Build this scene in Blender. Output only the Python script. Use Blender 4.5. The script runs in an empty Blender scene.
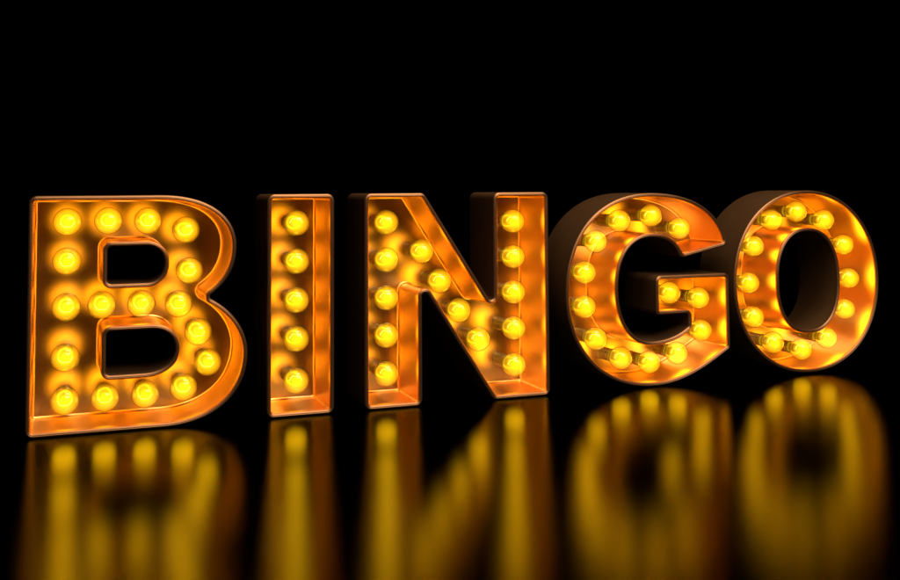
import bpy, bmesh, math
from mathutils import Vector, Matrix
from mathutils.geometry import tessellate_polygon

sc = bpy.context.scene
COL = sc.collection
pi = math.pi

# ------------------------------------------------------------------ materials
def mat(name):
    m = bpy.data.materials.new(name); m.use_nodes = True
    nt = m.node_tree; nt.nodes.clear()
    out = nt.nodes.new('ShaderNodeOutputMaterial')
    return m, nt, out

def principled(name, color, metal, rough, rough_var=0.0, col_var=0.0, nscale=9.0, bump=0.0, bscale=60.0, spec=None, coat=0.0):
    m, nt, out = mat(name)
    p = nt.nodes.new('ShaderNodeBsdfPrincipled')
    p.inputs['Metallic'].default_value = metal
    p.inputs['Roughness'].default_value = rough
    p.inputs['Base Color'].default_value = (*color, 1)
    if spec is not None: p.inputs['Specular IOR Level'].default_value = spec
    if coat: p.inputs['Coat Weight'].default_value = coat; p.inputs['Coat Roughness'].default_value = .12
    tc = nt.nodes.new('ShaderNodeTexCoord')
    if rough_var or col_var:
        n = nt.nodes.new('ShaderNodeTexNoise'); n.inputs['Scale'].default_value = nscale; n.inputs['Detail'].default_value = 5
        nt.links.new(tc.outputs['Object'], n.inputs['Vector'])
        r = nt.nodes.new('ShaderNodeMapRange')
        r.inputs['To Min'].default_value = rough - rough_var; r.inputs['To Max'].default_value = rough + rough_var
        nt.links.new(n.outputs['Fac'], r.inputs['Value']); nt.links.new(r.outputs['Result'], p.inputs['Roughness'])
        if col_var:
            mx = nt.nodes.new('ShaderNodeMix'); mx.data_type = 'RGBA'
            mx.inputs['A'].default_value = (*[c*(1-col_var) for c in color], 1)
            mx.inputs['B'].default_value = (*[min(1, c*(1+col_var)) for c in color], 1)
            nt.links.new(n.outputs['Fac'], mx.inputs['Factor']); nt.links.new(mx.outputs['Result'], p.inputs['Base Color'])
    if bump:
        b = nt.nodes.new('ShaderNodeBump'); b.inputs['Strength'].default_value = bump; b.inputs['Distance'].default_value = .004
        n2 = nt.nodes.new('ShaderNodeTexNoise'); n2.inputs['Scale'].default_value = bscale; n2.inputs['Detail'].default_value = 3
        nt.links.new(tc.outputs['Object'], n2.inputs['Vector'])
        nt.links.new(n2.outputs['Fac'], b.inputs['Height']); nt.links.new(b.outputs['Normal'], p.inputs['Normal'])
    nt.links.new(p.outputs[0], out.inputs['Surface'])
    return m

M_CASE = principled('dark_bronze', (.13, .061, .022), .5, .48, .05, .12, 6, spec=.2)
def glossy_metal(name, c1, c2, rough, var, nscale, diffuse, dcol):
    """polished sheet: short-tailed glossy reflection over a trace of lacquer"""
    m, nt, out = mat(name)
    tc = nt.nodes.new('ShaderNodeTexCoord'); n = nt.nodes.new('ShaderNodeTexNoise'); n.inputs['Scale'].default_value = nscale; n.inputs['Detail'].default_value = 4
    nt.links.new(tc.outputs['Object'], n.inputs['Vector'])
    r = nt.nodes.new('ShaderNodeMapRange'); r.inputs['To Min'].default_value = rough-var; r.inputs['To Max'].default_value = rough+var
    nt.links.new(n.outputs['Fac'], r.inputs['Value'])
    cm = nt.nodes.new('ShaderNodeMix'); cm.data_type = 'RGBA'; cm.inputs['A'].default_value = (*c1, 1); cm.inputs['B'].default_value = (*c2, 1)
    nt.links.new(n.outputs['Fac'], cm.inputs['Factor'])
    g = nt.nodes.new('ShaderNodeBsdfAnisotropic'); g.distribution = 'BECKMANN'
    nt.links.new(cm.outputs['Result'], g.inputs['Color']); nt.links.new(r.outputs['Result'], g.inputs['Roughness'])
    d = nt.nodes.new('ShaderNodeBsdfDiffuse'); d.inputs['Color'].default_value = (*dcol, 1)
    mx = nt.nodes.new('ShaderNodeMixShader'); mx.inputs[0].default_value = diffuse
    nt.links.new(g.outputs[0], mx.inputs[1]); nt.links.new(d.outputs[0], mx.inputs[2]); nt.links.new(mx.outputs[0], out.inputs['Surface'])
    return m
M_WALL = glossy_metal('brushed_copper_wall', (.86, .56, .22), (.93, .62, .27), .39, .02, 4, .06, (.5, .28, .14))
M_PANEL = glossy_metal('polished_copper_panel', (.86, .53, .25), (.93, .60, .30), .30, .02, 3, .06, (.55, .32, .16))
M_RIM = glossy_metal('copper_rim', (.36, .165, .066), (.41, .187, .076), .48, .04, 12, .15, (.4, .19, .085))
M_SOCKET = principled('dull_brass_socket', (.17, .165, .07), .75, .30, .05, .2, 40)
M_STEM = principled('amber_glass_stem', (.035, .014, .003), .0, .3)
M_FLOOR, nt, out = mat('black_gloss_floor')
_f = nt.nodes.new('ShaderNodeFresnel'); _f.inputs['IOR'].default_value = 1.2
_d = nt.nodes.new('ShaderNodeBsdfDiffuse'); _d.inputs['Color'].default_value = (.0003, .0003, .0003, 1)
_g = nt.nodes.new('ShaderNodeBsdfAnisotropic'); _g.distribution = 'BECKMANN'; _g.inputs['Roughness'].default_value = .195; _g.inputs['Color'].default_value = (.108, .117, .022, 1)
_m = nt.nodes.new('ShaderNodeMixShader')
nt.links.new(_f.outputs[0], _m.inputs[0]); nt.links.new(_d.outputs[0], _m.inputs[1]); nt.links.new(_g.outputs[0], _m.inputs[2]); nt.links.new(_m.outputs[0], out.inputs['Surface'])

def emis(name, col, s):
    m, nt, out = mat(name)
    e = nt.nodes.new('ShaderNodeEmission'); e.inputs['Color'].default_value = (*col, 1); e.inputs['Strength'].default_value = s
    nt.links.new(e.outputs[0], out.inputs['Surface']); return m
M_FIL = emis('hot_filament', (1, .75, .075), 4)

# bulb glass: thin clear shell with an added volume glow, shaped brighter at core and neck
m, nt, out = mat('glowing_bulb_glass')
fr = nt.nodes.new('ShaderNodeFresnel')                    # a thin shell reflects alike from both sides
ge = nt.nodes.new('ShaderNodeNewGeometry'); mr = nt.nodes.new('ShaderNodeMapRange')
mr.inputs['To Min'].default_value = 1.55; mr.inputs['To Max'].default_value = 1/1.55
nt.links.new(ge.outputs['Backfacing'], mr.inputs['Value']); nt.links.new(mr.outputs['Result'], fr.inputs['IOR'])
tr = nt.nodes.new('ShaderNodeBsdfTransparent')
gl = nt.nodes.new('ShaderNodeBsdfGlossy'); gl.inputs['Roughness'].default_value = .06
mx = nt.nodes.new('ShaderNodeMixShader')
nt.links.new(fr.outputs[0], mx.inputs[0]); nt.links.new(tr.outputs[0], mx.inputs[1]); nt.links.new(gl.outputs[0], mx.inputs[2])
rm = nt.nodes.new('ShaderNodeMapRange'); rm.inputs['From Min'].default_value = .12; rm.inputs['From Max'].default_value = .6
rc = nt.nodes.new('ShaderNodeMix'); rc.data_type = 'RGBA'; rc.inputs['A'].default_value = (.99, .96, .85, 1); rc.inputs['B'].default_value = (.16, .13, .03, 1)
nt.links.new(fr.outputs[0], rm.inputs['Value']); nt.links.new(rm.outputs['Result'], rc.inputs['Factor']); nt.links.new(rc.outputs['Result'], tr.inputs['Color'])
nt.links.new(mx.outputs[0], out.inputs['Surface'])
ve = nt.nodes.new('ShaderNodeEmission'); ve.inputs['Color'].default_value = (1, .53, .006, 1)
vc = nt.nodes.new('ShaderNodeTexCoord'); vm = nt.nodes.new('ShaderNodeVectorMath'); vm.operation = 'DISTANCE'; vm.inputs[1].default_value = (0, -.230, 0)
vr = nt.nodes.new('ShaderNodeMapRange'); vr.inputs['From Min'].default_value = 0; vr.inputs['From Max'].default_value = .064
vr.inputs['To Min'].default_value = 34; vr.inputs['To Max'].default_value = 4
nt.links.new(vc.outputs['Object'], vm.inputs[0]); nt.links.new(vm.outputs['Value'], vr.inputs['Value']); 
sx = nt.nodes.new('ShaderNodeSeparateXYZ'); nr = nt.nodes.new('ShaderNodeMapRange'); ad = nt.nodes.new('ShaderNodeMath'); ad.operation = 'ADD'
nr.inputs['From Min'].default_value = -.150; nr.inputs['From Max'].default_value = -.128; nr.inputs['To Min'].default_value = 0; nr.inputs['To Max'].default_value = 17
nt.links.new(vc.outputs['Object'], sx.inputs[0]); nt.links.new(sx.outputs['Y'], nr.inputs['Value'])
nt.links.new(vr.outputs['Result'], ad.inputs[0]); nt.links.new(nr.outputs['Result'], ad.inputs[1]); nt.links.new(ad.outputs[0], ve.inputs['Strength'])
nt.links.new(ve.outputs[0], out.inputs['Volume'])
M_GLASS = m

# ------------------------------------------------------------------ outline tools (plane X, Z; letters one metre tall)
def area(P): return .5*sum(P[i][0]*P[(i+1) % len(P)][1]-P[(i+1) % len(P)][0]*P[i][1] for i in range(len(P)))

def outline(spec, hole=False):
    """spec: ('p', x, z, r) corner with fillet radius; ('c', c1x,c1z, c2x,c2z, x,z) a cubic from the previous node; ('s', x, z) smooth node"""
    nodes = []                              # raw dense points with fillet radius
    for s in spec:
        if s[0] == 'p': nodes.append((s[1], s[2], s[3]))
        elif s[0] == 's': nodes.append((s[1], s[2], 0))
        else:
            x0, z0, _ = nodes[-1]; a = (s[1], s[2]); b = (s[3], s[4]); e = (s[5], s[6]); r = s[7] if len(s) > 7 else 0
            N = 30
            for k in range(1, N+1):
                t = k/N; u = 1-t
                nodes.append((u**3*x0+3*u*u*t*a[0]+3*u*t*t*b[0]+t**3*e[0], u**3*z0+3*u*u*t*a[1]+3*u*t*t*b[1]+t**3*e[1], r if k == N else 0))
    if math.hypot(nodes[0][0]-nodes[-1][0], nodes[0][1]-nodes[-1][1]) < 1e-6: nodes.pop()
    n = len(nodes); corners = [i for i in range(n) if nodes[i][2] > 0]
    P = [Vector((a[0], a[1])) for a in nodes]
    L = lambda i, j: (P[i % n]-P[j % n]).length
    out = []; drop = set(); fil = {}
    for i in corners:
        r = nodes[i][2]; p = P[i]
        def walk(step, d):
            j = i; rem = d
            while True:
                k = (j+step) % n; l = (P[k]-P[j]).length
                if l >= rem: return P[j]+(P[k]-P[j])*(rem/l), j
                rem -= l; j = k; drop.add(j)
        d1 = (P[i-1]-p).normalized(); d2 = (P[(i+1) % n]-p).normalized()
        ang = math.acos(max(-1, min(1, d1.dot(d2))))
        tl = r/math.tan(ang/2)
        a, _ = walk(-1, tl); b, _ = walk(1, tl)
        pts = []
        K = 9
        # circular arc through tangent points
        bis = (d1+d2).normalized(); c = p+bis*(r/math.sin(ang/2))
        va = a-c; vb = b-c
        aa = math.atan2(va.y, va.x); ab = math.atan2(vb.y, vb.x); da = (ab-aa+pi) % (2*pi)-pi
        for k in range(K+1):
            t = aa+da*k/K; ra = va.length*(1-k/K)+vb.length*k/K
            pts.append(c+Vector((math.cos(t), math.sin(t)))*ra)
        fil[i] = pts
    for i in range(n):
        if i in fil: out += fil[i]
        elif i not in drop: out.append(P[i])
    # split long straight runs a little, drop doubles
    res = []
    for i, p in enumerate(out):
        if res and (p-res[-1]).length < 1e-5: continue
        if res:
            q = res[-1]; l = (p-q).length
            if l > .06:
                k = int(l/.04)
                for j in range(1, k): res.append(q.lerp(p, j/k))
        res.append(p)
    q = res[-1]; p = res[0]; l = (p-q).length
    if l < 1e-5: res.pop()
    elif l > .06:
        k = int(l/.04)
        for j in range(1, k): res.append(q.lerp(p, j/k))
    A = area(res)
    if (A < 0) != hole: res.reverse()       # outer anticlockwise, hole clockwise: outward (away from the metal body) is to the right
    return res

def offset(P, t):
    n = len(P); R = []
    for i in range(n):
        a = (P[i]-P[i-1]).normalized(); b = (P[(i+1) % n]-P[i]).normalized()
        na = Vector((a.y, -a.x)); nb = Vector((b.y, -b.x)); m = (na+nb).normalized()
        R.append(P[i]+m*(t/max(.5, m.dot(na))))
    return R

def sweep(bm, P, prof, closed=False):
    rows = [[bm.verts.new((q.x, y, q.y)) for q in offset(P, t)] for t, y in prof]
    n = len(P)
    pairs = list(zip(rows[:-1], rows[1:])) + ([(rows[-1], rows[0])] if closed else [])
    for A, B in pairs:
        for i in range(n):
            j = (i+1) % n
            bm.faces.new((A[i], A[j], B[j], B[i]))
    return rows

def cap(bm, rows):
    """fill the ring(s) of existing vertices"""
    flat = [v for r in rows for v in r]
    tris = tessellate_polygon([[Vector((v.co.x, v.co.z, 0)) for v in r] for r in rows])
    for t in tris:
        try: bm.faces.new([flat[i] for i in t])
        except ValueError: pass

def finish(name, bm, mtl, parent=None, ang=32, recalc=True):
    if recalc: bmesh.ops.recalc_face_normals(bm, faces=bm.faces)
    me = bpy.data.meshes.new(name); bm.to_mesh(me); bm.free()
    me.materials.append(mtl)
    me.polygons.foreach_set('use_smooth', [True]*len(me.polygons))
    me.set_sharp_from_angle(angle=math.radians(ang))
    o = bpy.data.objects.new(name, me); COL.objects.link(o); o.parent = parent
    return o

# ------------------------------------------------------------------ bulb prototype: axis towards -Y, base on y = 0
DF = .322          # depth of the channel floor behind the lip
DB = .345          # back of the casing
def lathe(prof, seg=40, caps=(True, True)):
    bm = bmesh.new(); rings = []
    for y, r in prof:
        rings.append([bm.verts.new((r*math.cos(2*pi*k/seg), y, r*math.sin(2*pi*k/seg))) for k in range(seg)] if r > 1e-6 else [bm.verts.new((0, y, 0))])
    for A, B in zip(rings[:-1], rings[1:]):
        for k in range(seg):
            l = (k+1) % seg
            if len(A) == 1: bm.faces.new((A[0], B[l], B[k]))
            elif len(B) == 1: bm.faces.new((A[k], A[l], B[0]))
            else: bm.faces.new((A[k], A[l], B[l], B[k]))
    if caps[0] and len(rings[0]) > 1: bm.faces.new(rings[0])
    if caps[1] and len(rings[-1]) > 1: bm.faces.new(rings[-1])
    return bm

def tube(bm, pts, r, seg=6):
    pts = [Vector(p) for p in pts]; rings = []
    for i, p in enumerate(pts):
        d = ((pts[min(i+1, len(pts)-1)]-pts[max(i-1, 0)])).normalized()
        a = d.cross(Vector((0, 1, .3))).normalized(); b = d.cross(a)
        rings.append([bm.verts.new(p+a*r*math.cos(2*pi*k/seg)+b*r*math.sin(2*pi*k/seg)) for k in range(seg)])
    for A, B in zip(rings[:-1], rings[1:]):
        for k in range(seg): bm.faces.new((A[k], A[(k+1) % seg], B[(k+1) % seg], B[k]))
    bm.faces.new(rings[0]); bm.faces.new(rings[-1])

GY = -.206         # globe centre
GR = .0622
gp = []
# front pole round to where the taper leaves the sphere, then the neck
for k in range(0, 17):
    a = math.radians(k*122/16); gp.append((GY-GR*math.cos(a), GR*math.sin(a)))
gp += [(GY+.0430, .0480), (GY+.0540, .0422), (GY+.0640, .0370), (GY+.0730, .0345), (GY+.0840, .0330), (GY+.0950, .0322)]
M_globe = finish('light_bulb', lathe(gp, 48, (False, True)), M_GLASS)
sp = [(-.0005, .0350), (-.008, .0350), (-.010, .0325)]
y = -.010
while y > -.080:
    sp += [(y-.003, .0325), (y-.005, .0343), (y-.009, .0343), (y-.011, .0325)]; y -= .0125
sp += [(-.098, .0325), (-.100, .0352), (-.112, .0362), (-.1145, .0352), (-.1145, .0329), (-.108, .0327), (-.108, 0)]
S_sock = finish('socket', lathe(sp, 40, (True, False)), M_SOCKET, ang=50)
tp = [(-.1115, .0225), (-.146, .0235), (-.160, .0215), (-.163, .019), (-.163, 0)]
T_stem = finish('glass_stem', lathe(tp, 32, (True, False)), M_STEM)
bm = bmesh.new()
W = [(-.031, .001), (-.027, .008), (-.021, .017), (-.014, .0225), (0, .021), (.014, .0225), (.021, .017), (.027, .008), (.031, .001)]
tube(bm, [(x, GY+.010, z) for x, z in W], .0013)
F_fil = finish('filament', bm, M_FIL, ang=80)
bm = bmesh.new()
tube(bm, [(-.006, -.161, 0), (-.020, -.180, 0), (-.031, GY+.010, .001)], .0006)
tube(bm, [(.006, -.161, 0), (.020, -.180, 0), (.031, GY+.010, .001)], .0006)
W_wire = finish('support_wire', bm, M_SOCKET, ang=80)
PROTO = dict(globe=M_globe.data, socket=S_sock.data, stem=T_stem.data, fil=F_fil.data, wire=W_wire.data)
for o in (M_globe, S_sock, T_stem, F_fil, W_wire): bpy.data.objects.remove(o)

LAMP = bpy.data.lights.new('bulb_light', 'POINT')
LAMP.energy = .50; LAMP.color = (1, .47, .015); LAMP.shadow_soft_size = .05

def bulb(parent, x, z, ox, rot):
    def mk(name, data, par):
        o = bpy.data.objects.new(name, data); COL.objects.link(o); o.parent = par; return o
    b = mk('light_bulb', PROTO['globe'], parent)
    b.location = (x-ox, DF, z+.02); b.rotation_euler = (0, rot, 0)
    mk('socket', PROTO['socket'], b); mk('glass_stem', PROTO['stem'], b); mk('filament', PROTO['fil'], b); mk('support_wire', PROTO['wire'], b)
    l = mk('bulb_light', LAMP, b); l.location = (0, GY, 0)

# ------------------------------------------------------------------ letters
H = .0105     # half thickness of the rim
def letter(label, ox, contours, bulbs, rot):
    t = bpy.data.objects.new('marquee_letter', None); COL.objects.link(t)
    t.location = (ox, 0, 0); t.empty_display_size = .1
    t['label'] = label; t['category'] = 'marquee letter'; t['group'] = 'light-up letters standing in a row'
    sh = Vector((-ox, .02))
    C = [[p+sh for p in outline(s, h)] for s, h in contours]
    # casing: outer sheet from behind the rim to the back plate
    bm = bmesh.new(); backs = []
    for P in C:
        rows = sweep(bm, P, [(H-.0035, .0135), (H-.001, .0135), (H-.0005, .0165), (H-.0005, DB-.010), (H-.0035, DB-.003), (H-.0105, DB)])
        backs.append(rows[-1])
    cap(bm, backs); finish('casing', bm, M_CASE, t)
    # inner walls with a small cove at the foot, and the back panel that closes the channel
    bm = bmesh.new(); bp = bmesh.new(); fl = []
    for P in C:
        rows = sweep(bm, P, [(-H+.002, .012), (-H+.0005, .013), (-H, .016), (-H, .06), (-H, .12), (-H, .18), (-H, .24), (-H, DF-.010), (-H-.0015, DF-.0045), (-H-.0045, DF-.0015), (-H-.0095, DF)])
        fl.append([bp.verts.new(v.co) for v in rows[-1]])
    finish('inner_wall', bm, M_WALL, t)
    cap(bp, fl); finish('back_panel', bp, M_PANEL, t)
    # rim: rounded bead with a fine groove down its middle
    bm = bmesh.new()
    prof = [(H, .0125), (H+.0004, .009), (H-.0008, .0045), (H-.004, .0012), (.0022, -.0002), (.0008, .0012), (-.0008, .0012), (-.0022, -.0002), (-H+.004, .0012), (-H+.0008, .0045), (-H, .009), (-H, .0125)]
    for P in C: sweep(bm, P, prof, True)
    finish('rim', bm, M_RIM, t, ang=60)
    for x, z in bulbs: bulb(t, x, z, ox, rot)
    return t

q = .01
B_out = [('p', -q, 1+q, .0235), ('s', .53, 1+q), ('c', .735, 1+q, .865, .922, .865, .785), ('c', .865, .676, .81, .597, .733, .563, .016) ]
B_out = [('p', -q, 1+q, .0235), ('s', .53, 1+q), ('c', .735, 1+q, .865, .920, .865, .782), ('c', .865, .676, .808, .596, .716, .552, .0235),
         ('c', .845, .500, .918, .392, .918, .290), ('c', .918, .135, .805, -q, .55, -q), ('p', -q, -q, .0235)]
B_c1 = [('p', .297, .805, .030), ('s', .475, .805), ('c', .528, .804, .564, .766, .564, .713), ('c', .564, .655, .525, .617, .475, .617), ('p', .297, .617, .030)]
B_c2 = [('p', .296, .431, .030), ('s', .50, .431), ('c', .570, .431, .615, .388, .615, .328), ('c', .615, .258, .550, .216, .465, .216), ('p', .296, .216, .030)]
I_out = [('p', 1.028, 1+q, .0235), ('p', 1.328, 1+q, .0235), ('p', 1.328, -q, .0235), ('p', 1.028, -q, .0235)]
N_out = [('p', 1.499, 1+q, .0235), ('p', 1.787, 1+q, .0235), ('p', 2.177, .404, .027), ('p', 2.177, 1+q, .0235), ('p', 2.463, 1+q, .0235), ('p', 2.463, -q, .0235),
         ('p', 2.166, -q, .0235), ('p', 1.771, .604, .027), ('p', 1.771, -q, .0235), ('p', 1.499, -q, .0235)]
G_out = [('s', 3.08, 1.0), ('c', 2.78, 1.0, 2.579, .80, 2.579, .49), ('c', 2.579, .19, 2.785, -q, 3.09, -q), ('c', 3.26, -q, 3.40, .06, 3.565, .160, .0235),
         ('p', 3.565, .555, .0235), ('p', 3.118, .555, .0235), ('p', 3.118, .367, .014), ('p', 3.322, .367, .028), ('p', 3.321, .279, .024),
         ('c', 3.265, .235, 3.18, .206, 3.09, .206), ('c', 2.95, .206, 2.870, .33, 2.870, .50), ('c', 2.870, .67, 2.95, .783, 3.085, .783),
         ('c', 3.185, .783, 3.245, .745, 3.276, .667, .0235), ('p', 3.558, .727, .022), ('c', 3.512, .915, 3.335, 1.0, 3.08, 1.0)]
def sell(cx, cz, a, b, n, N=150):
    r = []
    for k in range(N):
        t = 2*pi*k/N; c, s = math.cos(t), math.sin(t)
        r.append(('s', cx+a*math.copysign(abs(c)**(2/n), c), cz+b*math.copysign(abs(s)**(2/n), s)))
    return r
O_out = sell(4.1135, .5005, .4965, .5065, 2.1)
O_in = sell(4.115, .504, .213, .289, 2.33)

BB = [(.140, .902), (.315, .905), (.488, .902), (.658, .857), (.140, .727), (.675, .668), (.140, .523), (.291, .526), (.462, .524), (.628, .516), (.717, .383),
      (.139, .299), (.762, .240), (.140, .109), (.310, .110), (.484, .112), (.653, .132)]
IB = [(1.179, z) for z in (.880, .696, .509, .324, .124)]
NB = [(1.632, z) for z in (.874, .689, .501, .316, .127)] + [(1.819, .726), (1.914, .574), (2.018, .421), (2.123, .270)] + [(2.323, z) for z in (.869, .685, .501, .316, .127)]
GB = [(2.954, .860), (3.153, .885), (3.333, .812), (2.809, .752), (2.739, .588), (2.736, .407), (2.801, .233), (2.951, .121), (3.125, .088), (3.302, .127), (3.459, .244), (3.448, .423), (3.261, .459)]
OB = [(3.953, .848), (4.128, .894), (4.324, .842), (3.823, .701), (4.462, .693), (3.785, .494), (4.495, .495), (3.812, .300), (4.459, .315), (3.944, .147), (4.140, .097), (4.324, .153)]
letter('glowing copper-lined letter B with seventeen lit bulbs and two rounded openings', .45, [(B_out, False), (B_c1, True), (B_c2, True)], BB, pi)
letter('glowing copper-lined letter I, a narrow upright box with five lit bulbs', 1.178, [(I_out, False)], IB, 0)
letter('glowing copper-lined letter N with a slanting middle stroke and fourteen lit bulbs', 1.98, [(N_out, False)], NB, 0)
letter('glowing copper-lined letter G, open on one side, with thirteen lit bulbs', 3.08, [(G_out, False)], GB, 0)
letter('glowing copper-lined letter O, a closed oval ring with twelve lit bulbs', 4.114, [(O_out, False), (O_in, True)], OB, 0)

# ------------------------------------------------------------------ floor
bm = bmesh.new()
NX = 24
v = [[bm.verts.new((-20+50*i/NX, -12+50*j/NX, -.0006)) for j in range(NX+1)] for i in range(NX+1)]
for i in range(NX):
    for j in range(NX): bm.faces.new((v[i][j], v[i+1][j], v[i+1][j+1], v[i][j+1]))
fl = finish('floor', bm, M_FLOOR); fl['kind'] = 'structure'

# ------------------------------------------------------------------ studio light and camera
w = bpy.data.worlds.new('World'); sc.world = w; w.use_nodes = True
bg = w.node_tree.nodes['Background']; bg.inputs['Color'].default_value = (0, 0, 0, 1); bg.inputs['Strength'].default_value = 0
def area_light(name, loc, tgt, sx, sy, e, col):
    l = bpy.data.lights.new(name, 'AREA'); l.shape = 'RECTANGLE'; l.size = sx; l.size_y = sy; l.energy = e; l.color = col
    o = bpy.data.objects.new(name, l); COL.objects.link(o); o.location = loc
    o.rotation_euler = (Vector(tgt)-Vector(loc)).to_track_quat('-Z', 'Y').to_euler(); return o
area_light('front_softbox', (2.7, -4.3, 4.3), (2.4, .1, .5), 4.2, 2.4, 215, (1, .86, .72))
area_light('overhead_softbox', (2.7, -1.6, 6.0), (2.5, .1, .5), 4.4, 2.0, 230, (1, .86, .72))

cd = bpy.data.cameras.new('camera'); cam = bpy.data.objects.new('camera', cd); COL.objects.link(cam); sc.camera = cam
f, ppx, ppy = 1046.6531, 459.9689, 126.9361
yaw, pitch, roll = .3637, .0590, -.0066
F = Vector((math.sin(yaw)*math.cos(pitch), math.cos(yaw)*math.cos(pitch), math.sin(pitch)))
R = Vector((math.cos(yaw), -math.sin(yaw), 0)); U = R.cross(F)
R2 = R*math.cos(roll)+U*math.sin(roll); U2 = U*math.cos(roll)-R*math.sin(roll)
cam.matrix_world = Matrix(((R2.x, U2.x, -F.x, .1117), (R2.y, U2.y, -F.y, -4.9244), (R2.z, U2.z, -F.z, 1.0401+.02), (0, 0, 0, 1)))
cd.sensor_width = 36; cd.lens = f/900*36
cd.shift_x = (450-ppx)/900; cd.shift_y = (ppy-290)/900
cd.clip_end = 200

sc.view_settings.view_transform = 'Standard'; sc.view_settings.look = 'None'; sc.view_settings.exposure = 0; sc.view_settings.gamma = 1
sc.cycles.use_denoising = True
sc.cycles.max_bounces = 10; sc.cycles.transparent_max_bounces = 24; sc.cycles.glossy_bounces = 6
sc.cycles.sample_clamp_indirect = 6; sc.cycles.use_light_tree = True
sc.cycles.caustics_reflective = True
